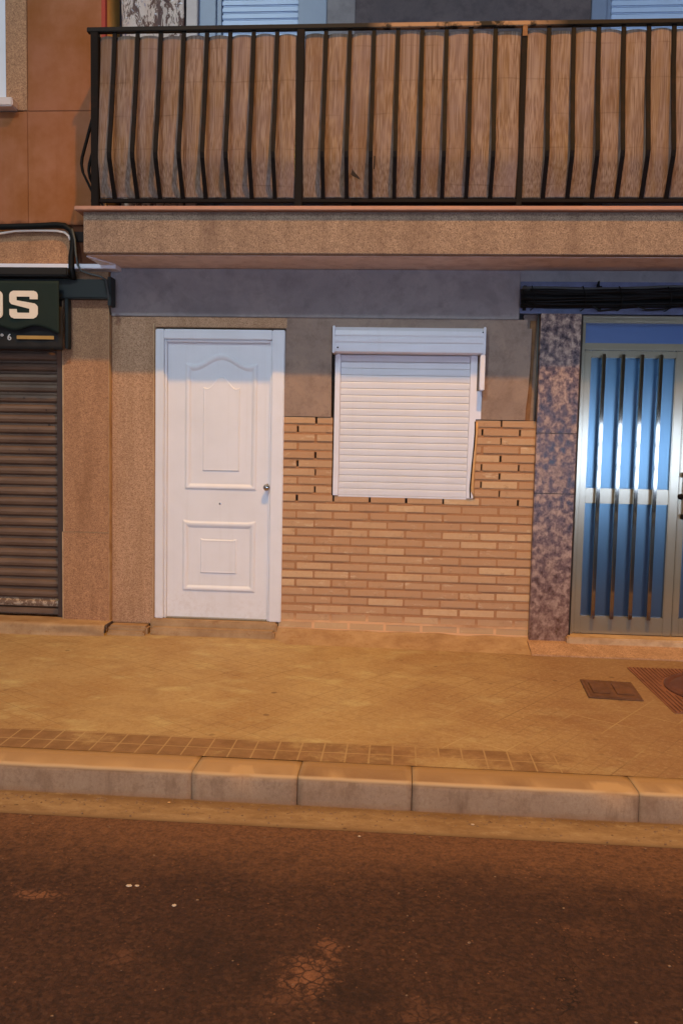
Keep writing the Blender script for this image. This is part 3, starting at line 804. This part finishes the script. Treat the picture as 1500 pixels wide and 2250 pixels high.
# ---- reed mats behind the bars, one roll per bay
def bar_y(z):
    P = [(4.052, -.431), (3.80, -.456), (3.50, -.500), (3.30, -.538), (3.255, -.544), (3.22, -.538), (2.994, -.432)]
    for (za, ya), (zb, yb) in zip(P, P[1:]):
        if z <= za + 1e-6 and z >= zb - 1e-6: return ya + (yb - ya) * (za - z) / (za - zb)
    return -.432
def mat_thing(x0, x1, bars, label, seed):
    g = MB(); nx = int((x1 - x0) / .0075); nv = 110
    bl = [x0 - .01] + bars + [x1 + .01]
    amp = {i: rnd.uniform(.8, 1.15) for i in range(len(bl))}
    def f(u, v, back=0.):
        x = x0 + (x1 - x0) * u
        k = max(i for i in range(len(bl)) if bl[i] <= x); k = min(k, len(bl) - 2)
        w = bl[k + 1] - bl[k]; t = (x - bl[k]) / w
        topz = 4.022 + .014 * math.sin(PI * min(1, max(0, t))) ** .5 * amp[k] + .008 * nz(x, seed, 0, 3)
        z = 3.004 + (topz - 3.004) * v
        y = -.418 + .40 * (bar_y(z) + .425)
        pil = abs(math.sin(PI * t)) ** .4
        wave = .010 * nz(x * 2.2, z * 1.6, seed, 1.6) + .004 * nz(x * 9, z * 3, seed)
        y += .022 - pil * (.012 + .006 * amp[k]) + wave
        # slant of each pillow
        xx = x + .010 * nz(k * 3.1, z * 1.3, seed, 1.2) * math.sin(PI * t)
        return (xx, y, z)
    V = g.grid(nx, nv, f)
    o = g.build('reed_mat', M['reed'])
    for v in o.data.vertices: v.co -= Vector(((x0 + x1) / 2, -.43, 3.0))
    o.location = ((x0 + x1) / 2, -.43, 3.0)
    so = o.modifiers.new('thickness', 'SOLIDIFY'); so.thickness = .006; so.offset = 1
    tag(o, label, 'reed screen', 'reed screens tied behind the balcony railing')
    return o
mat_thing(-2.028, -.732, xs_[:8], 'brown reed screen in left bay of balcony railing, beside orange wall', 1.7)
mat_thing(-.676, .692, xs_[8:16], 'reed screen in middle bay of balcony railing, with small torn holes near its foot', 5.1)
mat_thing(.732, 2.22, xs_[16:25], 'reddish brown reed screen in right bay of balcony railing, above glazed entrance', 9.4)
# torn spots are thin dark plates, painted shade instead of openings
b = MB(); b.prism([(-.26, 0), (-.25, .035), (-.243, .02), (-.225, .0), (-.205, -.02), (-.2, -.035), (-.222, -.022), (-.246, -.012)], 'y', 0, .003)
tear = b.build('torn_hole', M['dark']); tear.location = (-.10, -.515, 3.125)
b = MB(); b.prism([(-.004, -.04), (.004, -.038), (.006, .04), (-.003, .042)], 'y', 0, .003)
tear2 = b.build('torn_hole', M['dark']); tear2.location = (-.212, -.535, 3.19)
mid = [o for o in bpy.data.objects if o.name.startswith('reed_mat')][1]
for t_ in (tear, tear2):
    loc = t_.location.copy(); t_.parent = mid; t_.location = loc - mid.location

# ---- blotched board on the balcony
b = MB()
b.grid(40, 60, lambda u, v: (-2.06 + .45 * u, .10 + .03 * nz(u * 3, v * 4, 1, 1.3) - .03 * math.sin(u * PI), 2.94 + 1.75 * v))
o = b.build('paint_blotched_sheet', M['splat'], None, (-1.83, .1, 2.94)); sm = o.modifiers.new('t', 'SOLIDIFY'); sm.thickness = .012
tag(o, 'white and brown paint blotched sheet standing on the balcony behind the rail', 'sheet')

# ------------------------------------------------------------------ neighbouring building (left)
NB = thing('neighbouring_building', (-3.2, 0, 0), 'salmon stucco building with steel roller shutter at left edge', 'building')
XL = -6.5
b = MB()
b.box(XL, -2.668, -.1, .3, 2.915, 3.693, .003); b.box(-2.666, -2.112, -.1, .3, 2.915, 3.693, .003)
b.box(-2.664, -2.112, -.1, .3, 3.696, 7.5, .003)
b.box(-2.7, -2.12, -.094, .28, 3.6, 3.8)
b.build('stucco_wall', M['stucco'], NB)
b = MB(); b.box(-2.1115, -2.1085, -.098, .197, 2.94, 7.5); b.build('painted_corner', M['yellow'], NB)
b = MB(); b.box(-2.135, -2.1075, -.1035, -.06, 3.4, 7.5, .002); b.build('corner_stripe', M['red'], NB)
b = MB(); b.box(-2.82, -2.667, -.104, .3, 3.70, 7.0, .003); b.build('window_surround', M['granite2'], NB)
b = MB(); b.box(XL, -3.75, -.1, .3, 3.697, 7.5); b.box(-3.75, -2.82, .1, .3, 5.2, 7.5); b.build('upper_stucco', M['stucco'], NB)
b = MB(); b.box(-2.90, -2.822, -.07, .1, 3.762, 5.2, .004); b.box(-3.75, -3.66, -.07, .1, 3.762, 5.2, .004); b.box(-3.66, -2.90, -.07, .1, 5.1, 5.2, .004)
nw = b.build('window', M['white'], NB)
b = MB(); z = 3.77
while z < 5.09:
    b.box(-3.659, -2.901, -.02, .02, z, z + .045, .008); z += .048
b.build('shutter_slats', M['slat'], nw)
b = MB(); b.box(-3.78, -2.735, -.19, .1, 3.698, 3.758, .008); b.build('window_sill', M['sill'], nw)
b = MB(); b.box(XL, -2.365, -.102, .3, 2.646, 2.885, .004); b.build('stone_lintel', M['granite2'], NB)
b = MB(); b.box(-2.363, -2.1325, -.085, .3, 2.646, 2.885, .004); b.box(XL, -2.1325, -.08, .28, 2.8855, 2.9145); b.build('rough_joint', M['stucco'], NB)
b = MB(); b.box(-2.35, -2.13, -.1, -.086, 2.80, 2.87, .004); b.build('dark_hole', M['dark'], NB)
b = MB(); b.box(XL, -2.02, -.145, -.02, 2.606, 2.6375, .004); b.prism([(-2.13, -.4), (-2.02, -.145), (-2.13, -.145)], 'z', 2.6275, 2.6365); b.build('white_flashing', M['pvc'], NB)
b = MB(); b.box(-2.439, -2.104, -.052, .3, .733, 2.6055, .003); b.box(-2.446, -2.104, -.056, .3, .062, .7305, .003); b.build('pilaster', M['granite2'], NB)
b = MB(); b.box(-2.449, -2.4395, -.05, .06, .733, 2.4, .002); b.box(-2.455, -2.4465, -.054, .06, .062, .7305, .002); b.box(-2.1038, -2.1005, -.054, .0, .062, 2.45); b.box(-2.446, -2.104, -.058, -.05, .7306, .7329); b.build('pilaster_edge', M['threshold'], NB)
b = MB()
z = .14; 
def sl(z): return [(.06, z), (.052, z + .004), (.036, z + .014), (.030, z + .034), (.034, z + .052), (.050, z + .062), (.056, z + .0645), (.056, z + .0765), (.10, z + .0765), (.10, z)]
while z < 2.5:
    b.prism(sl(z), 'x', -4.8, -2.503); z += .0765
b.box(-4.8, -2.503, .028, .1, .098, .1395, .004)
b.build('roller_shutter', M['shutter'], NB)
b = MB(); b.box(-2.503, -2.447, -.02, .12, .09, 2.6, .003); b.build('shutter_guide', M['guide'], NB)
b = MB(); b.box(XL, -4.8, -.05, .3, .0, 2.605); b.box(-4.8, -2.45, .12, .3, .0, 2.6); b.build('ground_floor_wall', M['granite2'], NB)
b = MB(); b.box(-2.52, -2.495, -.035, .02, .21, .224, .003); b.build('shutter_latch', M['alu'], NB)
def lump(x0, x1, y1, h, name='cement_ledge'):
    g = MB()
    def f(u, v):
        x = x0 + (x1 - x0) * u
        e = min(1, 12 * (1 - u)) ** .5
        t = v
        if t < .45: y, z = .0 + (y1 + .02) * (t / .45), h
        elif t < .6: q = (t - .45) / .15; y, z = y1 + .02 - .02 * math.sin(q * PI / 2), h - .02 * (1 - math.cos(q * PI / 2))
        else: q = (t - .6) / .4; y, z = y1 - .01 * q, (h - .02) * (1 - q) - .01 * q
        return (x, y + .018 * nz(x, t, 1, 3) + (1 - e) * .03, (z + .006 * nz(x, y, 2, 5)) * (.9 + .1 * e))
    g.grid(int((x1 - x0) / .03), 24, f)
    g.box(x0, x1 - .012, -.10, .02, -.02, h - .012); g.box(x0, x1 - .03, y1 + .035, -.09, -.02, h - .028)
    return g.build(name, M['cement'], NB)
lump(-4.8, -2.09, -.225, .085)
g = MB(); g.box(-2.092, -1.80, -.115, .0, -.02, .062, .016); g.box(-2.088, -1.81, -.16, -.11, -.02, .030, .012); g.build('cement_step', M['cement'], APT)

# awning
AW = thing('folded_awning', (-3.2, -.15, 2.5), 'folded dark green awning with cream letters over steel shutter', 'awning')
b = MB(); b.box(-4.6, -2.058, -.135, -.06, 2.40, 2.535, .008); b.build('awning_bracket', M['greenbox'], AW)
b = MB(); b.box(-4.6, -2.34, -.21, -.10, 2.54, 2.60, .01); b.build('awning_roof', M['blackcan'], AW)
b = MB(); b.box(-2.078, -2.052, -.15, -.055, 2.35, 2.55, .004); b.build('awning_arm', M['greenbox'], AW)
def val(u, v):
    x = -4.6 + 2.195 * u
    xb = x + 3.2
    bot = 2.165 + .020 * math.cos((x + 2.56) * 2 * PI / .36) if x < -2.45 else 2.165 - .008
    bot = 2.180 + .016 * math.cos((x + 2.575) * 2 * PI / .30)
    if x > -2.47: bot -= (x + 2.47) * .35
    z = bot + (2.505 - bot) * v
    y = -.205 - .006 * math.sin(x * 21) * (1 - v) - .005 * nz(x * 3, z * 3, 0, 2)
    return (x, y, z)
b = MB(); b.grid(150, 16, val); v1 = b.build('valance', M['green'], AW); q = v1.modifiers.new('t', 'SOLIDIFY'); q.thickness = .004
b = MB(); b.grid(100, 10, lambda u, v: (-4.6 + 2.205 * u, -.17 + .004 * math.sin(u * 90) * (1 - v), 2.035 + .30 * v)); v2 = b.build('lower_valance', M['blackcan'], AW); q = v2.modifiers.new('t', 'SOLIDIFY'); q.thickness = .004
b = MB(); b.box(-2.4, -2.375, -.12, -.06, 2.05, 2.40, .004); b.build('awning_arm', M['greenbox'], AW)
# lettering (outline taken in a 0..370 x 0..380 box)
So = [(370, 115), (265, 115), (265, 80), (95, 80), (95, 130), (330, 172), (352, 190), (370, 215), (370, 315), (350, 355), (310, 380), (60, 380), (20, 362), (0, 325), (0, 250), (95, 250), (100, 295), (118, 300), (260, 300), (260, 245), (30, 185), (10, 165), (0, 145), (0, 55), (15, 20), (50, 0), (320, 0), (352, 14), (370, 50)]
def glyph(b, pts, x0, z0, w, h, y):
    b.prism([(x0 + p[0] / 370 * w, z0 + (380 - p[1]) / 380 * h) for p in pts], 'y', y, y - .003)
b = MB(); glyph(b, So, -2.757, 2.243, .205, .192, -.2135)
def rr(x0, x1, z0, z1, r, n=6):
    P = []
    for cx, cz, a in ((x1 - r, z1 - r, 0), (x0 + r, z1 - r, 90), (x0 + r, z0 + r, 180), (x1 - r, z0 + r, 270)):
        for k in range(n + 1):
            t = math.radians(a + 90 * k / n); P.append((cx + r * math.cos(t), cz + r * math.sin(t)))
    return P
def ringO(b, x0, x1, z0, z1, y):
    o = rr(x0, x1, z0, z1, .035); i = rr(x0 + .052, x1 - .052, z0 + .04, z1 - .04, .008)
    A = [b.bm.verts.new((p[0], y - .003, p[1])) for p in o]; B = [b.bm.verts.new((p[0], y - .003, p[1])) for p in i]
    n = len(A)
    fs = [b.bm.faces.new((A[k], A[(k + 1) % n], B[(k + 1) % n], B[k])) for k in range(n)]
    r = bmesh.ops.extrude_face_region(b.bm, geom=fs)
    for v in [g for g in r['geom'] if isinstance(g, bmesh.types.BMVert)]: v.co.y += .003
    bmesh.ops.recalc_face_normals(b.bm, faces=b.bm.faces[:])
ringO(b, -3.007, -2.804, 2.243, 2.435, -.2135)
b.build('lettering', M['cream'], AW)
def text(body, size, x, y, z, mat, parent, name):
    cu = bpy.data.curves.new(name, 'FONT'); cu.body = body; cu.size = size; cu.extrude = .0012; cu.space_character = 1.15; cu.offset = .0007
    t = bpy.data.objects.new(name, cu); COL.objects.link(t)
    bpy.context.view_layer.update()
    me = bpy.data.meshes.new_from_object(t.evaluated_get(bpy.context.evaluated_depsgraph_get()))
    COL.objects.unlink(t); bpy.data.objects.remove(t)
    for v in me.vertices: v.co = Vector((v.co.x, -v.co.z, v.co.y))
    me.materials.clear(); me.materials.append(mat)
    o = bpy.data.objects.new(name, me); COL.objects.link(o); o.parent = parent
    o.location = Vector((x, y, z)) - Vector(WL[parent.name]); return o
text('N\u00ba 6', .062, -2.895, -.1785, 2.098, M['grey_txt'], AW, 'number_lettering')
b = MB(); b.box(-2.722, -2.452, -.182, -.1785, 2.106, 2.130); b.build('gold_band', M['gold'], AW)

# cables and conduit on the left
b = MB(); b.tube([(-6, -.15, 2.90), (-3.2, -.145, 2.885), (-2.86, -.14, 2.89), (-2.6, -.14, 2.897), (-2.45, -.14, 2.905), (-2.39, -.14, 2.90), (-2.345, -.14, 2.87), (-2.325, -.14, 2.82), (-2.33, -.14, 2.75), (-2.338, -.145, 2.68), (-2.335, -.15, 2.60), (-2.32, -.15, 2.53)], .021, 12)
o = b.build('black_conduit', M['black'], None, (-2.335, -.14, 2.6)); tag(o, 'thick black conduit running over the shutter and bending down by balcony', 'pipe')
b = MB(); b.tube([(-6, -.13, 2.83), (-3.2, -.13, 2.838), (-2.865, -.13, 2.846), (-2.75, -.13, 2.864), (-2.6, -.13, 2.868), (-2.45, -.13, 2.866), (-2.39, -.13, 2.855), (-2.36, -.135, 2.83), (-2.352, -.135, 2.80)], .0085, 8)
o = b.build('white_cable', M['whitec'], None, (-2.6, -.13, 2.86)); tag(o, 'white cable under the black conduit on terrazzo lintel', 'cable')
b = MB(); b.tube([(-2.33, -.15, 2.875), (-2.305, -.165, 2.80), (-2.298, -.165, 2.70), (-2.285, -.165, 2.625), (-2.262, -.16, 2.585), (-2.20, -.15, 2.565), (-2.13, -.145, 2.55), (-2.085, -.16, 2.525), (-2.07, -.165, 2.45), (-2.072, -.13, 2.36), (-2.08, -.075, 2.30)], .0075, 8)
o = b.build('thin_cable', M['greyc'], None, (-2.3, -.15, 2.6)); tag(o, 'thin pale cable curling from conduit along the dark awning bracket', 'cable')

# cable bundle above entrance
CB = thing('cable_bundle', (1.9, -.1, 2.44), 'tangle of black cables along wall above the glazed entrance', 'cables')
b = MB(); g2 = MB()
for i in range(46):
    t = rnd.random(); z0 = 2.44 + rnd.uniform(-.055, .05); y0 = -.045 - rnd.random() * .075
    ph = rnd.uniform(0, 9); am = rnd.uniform(.006, .02); x0 = .80 + rnd.choice([0, 0, 0, .0, .1]) * rnd.random()
    pts = []
    x = x0
    while x < XR:
        zz = z0 + am * math.sin(x * 2.6 + ph) + .008 * nz(x, i, 0, 3) + .012 * (x - .8) / 1.2
        if z0 > 2.47: zz += .012 * math.sin(x * 5 + ph)
        pts.append((x, y0 + .008 * nz(x, i, 4, 3), zz)); x += .06
    (g2 if i % 8 == 3 else b).tube(pts, rnd.choice([.006, .008, .010, .013]), 6)
# loose ends and ties
for k in range(9):
    x = .9 + k * .28 + rnd.uniform(-.05, .05)
    b.tube([(x, -.04, 2.50), (x + .01, -.12, 2.51), (x + .03, -.135, 2.44), (x + .03, -.12, 2.37), (x + .02, -.03, 2.362)], .004, 5)
for k in range(4):
    x = 1.25 + k * .3
    b.tube([(x, -.09, 2.40), (x + .08, -.1, 2.352 + .01 * k), (x + .2, -.09, 2.365), (x + .3, -.08, 2.40)], .006, 6)
b.tube([(1.30, -.08, 2.49), (1.315, -.085, 2.55), (1.325, -.06, 2.555), (1.33, -.03, 2.50)], .005, 6)
b.build('black_cables', M['black'], CB); g2.build('grey_cables', M['greyc'], CB)
for x in (.83, 1.34, 2.1, 2.9):
    b = MB(); b.box(x - .012, x + .012, -.035, -.021, 2.36, 2.53, .002); b.build('cable_bracket', M['iron'], CB)

# ------------------------------------------------------------------ covers
b = MB()
ca, sa = math.cos(-.08), math.sin(-.08)
ox, oy = 1.262, -1.075
b.box(-.15, .15, -.185, .185, .002, .008, .002); b.box(-.132, .132, -.167, .167, .008, .0105, .001)
for s in (-1, 1): b.box(s * .066 - .048, s * .066 + .048, -.11, .11, .0105, .0145, .004)
for v in b.bm.verts:
    x, y = v.co.x, v.co.y; v.co.x = x * ca - y * sa + ox; v.co.y = x * sa + y * ca + oy
o = b.build('utility_cover', M['castiron2'], None, (ox, oy, 0)); tag(o, 'small rectangular brown iron utility cover set in the paving', 'utility cover')
MH = thing('manhole_cover', (1.98, -1.0, 0), 'round rusty manhole cover in a ribbed square surround', 'manhole cover')
b = MB()
b.box(1.50, 2.46, -1.465, -.535, .001, .004)
x = 1.512
while x < 2.45:
    # ribs stop short of the lid
    for (ya, yb) in ((-1.457, -.543),):
        dx = abs(x + .01 - 1.98)
        if dx < .39:
            h = math.sqrt(.39 ** 2 - dx ** 2)
            b.box(x, x + .012, -1.457, -1.0 - h, .004, .010, .001); b.box(x, x + .012, -1.0 + h, -.543, .004, .010, .001)
        else: b.box(x, x + .012, ya, yb, .004, .010, .001)
    x += .024
b.build('ribbed_surround', M['dustyiron'], MH)
b = MB(); b.lathe([(.375, .004), (.375, .014), (.355, .014), (.352, .006), (.335, .006), (.33, .013), (.27, .013), (.265, .009), (.001, .009)], (1.98, -1.0, 0), 'z', 64)
for i in range(-4, 5):
    for j in range(-4, 5):
        x, y = i * .055, j * .055
        if x * x + y * y < .06: b.box(1.98 + x - .018, 1.98 + x + .018, -1 + y - .006, -1 + y + .006, .009, .0125, .001)
b.build('round_lid', M['castiron'], MH)

# ------------------------------------------------------------------ litter
def scrap(x, y, z, s, lab, cat='litter', mat='paper', grp=None, name='paper_scrap'):
    s *= .5; g = MB(); bmesh.ops.create_icosphere(g.bm, subdivisions=2, radius=1)
    for v in g.bm.verts:
        d = 1 + .45 * noise.noise(v.co * 2.1 + Vector((x * 9, y * 7, 0)))
        v.co = Vector((v.co.x * s * d * 1.3, v.co.y * s * d, max(-.1 * s, v.co.z * s * .45 * d) + .12 * s))
    for v in g.bm.verts: v.co += Vector((x, y, z))
    o = g.build(name, M[mat], None, (x, y, z)); tag(o, lab, cat, grp)
scrap(-.700, -3.352, -.125, .013, 'bright white crumb of paper alone on dark asphalt left of centre')
scrap(-.885, -3.250, -.125, .016, 'pair of pale paper scraps on asphalt, the left one, below the kerb', grp='pale paper scraps lying on the asphalt')
scrap(-.858, -3.247, -.125, .012, 'pair of pale paper scraps on asphalt, the right one, below the kerb', grp='pale paper scraps lying on the asphalt')
scrap(-.93, -2.60, -.119, .010, 'small pale pebble against kerb foot near the left kerb joint', 'pebble', 'foam', name='pebble')
scrap(.33, -2.66, -.119, .011, 'small whitish flake in gutter below the long middle kerbstone', 'litter')
scrap(-.12, -2.80, -.125, .009, 'white crumb on asphalt just outside the concrete gutter strip', 'litter')
# loose grit: uncountable
g = MB()
for i in range(520):
    x = rnd.uniform(-2.2, 2.0)
    if rnd.random() < .9: y = -2.57 - abs(rnd.gauss(0, .09)); z = -.119
    else: y = rnd.uniform(-3.9, -2.8); z = -.1245
    if -2.78 < y < -2.74: z = -.12
    s = rnd.uniform(.0018, .0045) * (1.5 if rnd.random() < .08 else 1)
    r = bmesh.ops.create_icosphere(g.bm, subdivisions=1, radius=s)
    for v in r['verts']: v.co = Vector((v.co.x * rnd.uniform(.9, 1.5), v.co.y, v.co.z * .6)) + Vector((x, y, z))
tag(g.build('grit', m_plain('loose grit', S(132, 104, 80), .9, .5, 80)), 'loose grit and small stones along the gutter and road', 'grit', kind='stuff')

# ------------------------------------------------------------------ far side of the street (behind the camera)
OP = thing('shop_building', (0, -14, 0), 'shop across the street whose lit window mirrors in the entrance door', 'building')
b = MB(); b.box(-14, -3.4, -14.4, -14, 0, 7); b.box(7.4, 16, -14.4, -14, 0, 7); b.box(-3.4, 7.4, -14.4, -14, 2.14, 7); b.box(-3.4, 7.4, -14.4, -14, 0, .55)
b.build('wall', M['opp'], OP)
b = MB(); cool = m_emit('lit shop window', (.52, .68, 1, 1), 15.5)
for z0, z1 in ((.56, 1.00), (1.13, 1.54), (1.67, 2.10)): b.box(-3.35, 7.35, -14.1, -14.05, z0, z1)
b.build('lit_window', cool, OP)
b = MB()
for z in (.535, 1.065, 1.605, 2.125): b.box(-3.4, 7.4, -14.05, -13.98, z - .06, z + .06)
b.build('window_frame', M['guide'], OP)

# ------------------------------------------------------------------ light
def lamp(name, typ, loc, energy, col, **k):
    d = bpy.data.lights.new(name, typ); d.energy = energy; d.color = col
    for a, v in k.items(): setattr(d, a, v)
    o = bpy.data.objects.new(name, d); COL.objects.link(o); o.location = loc; return o
def aim(o, t): o.rotation_euler = (Vector(t) - o.location).to_track_quat('-Z', 'Y').to_euler()
A = lamp('sodium_street_lamp', 'SPOT', (1.0, -4.9, 9.9), 3950, (1, .47, .05), shadow_soft_size=.12, spot_size=math.radians(66), spot_blend=1.); aim(A, (.25, -.9, 0))
Bq = lamp('second_street_lamp', 'POINT', (-3.5, -11.0, 10.3), 2000, (.80, .98, 1), shadow_soft_size=.3)
H = lamp('hallway_lamp', 'AREA', (1.95, .75, 2.46), 17, (.45, .62, 1), shape='RECTANGLE', size=1.2, size_y=.5)

w = bpy.data.worlds.new('World'); C.world = w; w.use_nodes = True
nt = w.node_tree; bg = nt.nodes['Background']
sk = nt.nodes.new('ShaderNodeTexSky'); sk.sky_type = 'NISHITA'; sk.sun_disc = False
sk.sun_elevation = math.radians(25); sk.sun_rotation = math.radians(200)
nt.links.new(sk.outputs[0], bg.inputs[0]); bg.inputs[1].default_value = .05

# ------------------------------------------------------------------ camera
cam = bpy.data.cameras.new('camera'); co = bpy.data.objects.new('camera', cam); COL.objects.link(co)
p, y_, r_ = 7.69156624e-02, 6.95078361e-02, -2.05662217e-02
cp, sp, cy, sy = math.cos(p), math.sin(p), math.cos(y_), math.sin(y_)
f = Vector((-sy * cp, cy * cp, -sp)); rt = Vector((cy, sy, 0)); dn = f.cross(rt)
c_, s_ = math.cos(r_), math.sin(r_)
R_ = c_ * rt + s_ * dn; D_ = -s_ * rt + c_ * dn
co.matrix_world = Matrix(((R_.x, -D_.x, -f.x, 0), (R_.y, -D_.y, -f.y, -5.9), (R_.z, -D_.z, -f.z, 1.38), (0, 0, 0, 1)))
cam.sensor_fit = 'VERTICAL'; cam.sensor_height = 36; cam.lens = 1808.18 / 2250 * 36; cam.clip_end = 300; cam.clip_start = .05
C.camera = co
C.view_settings.view_transform = 'Standard'; C.view_settings.look = 'None'; C.view_settings.gamma = 1; C.view_settings.exposure = -.07
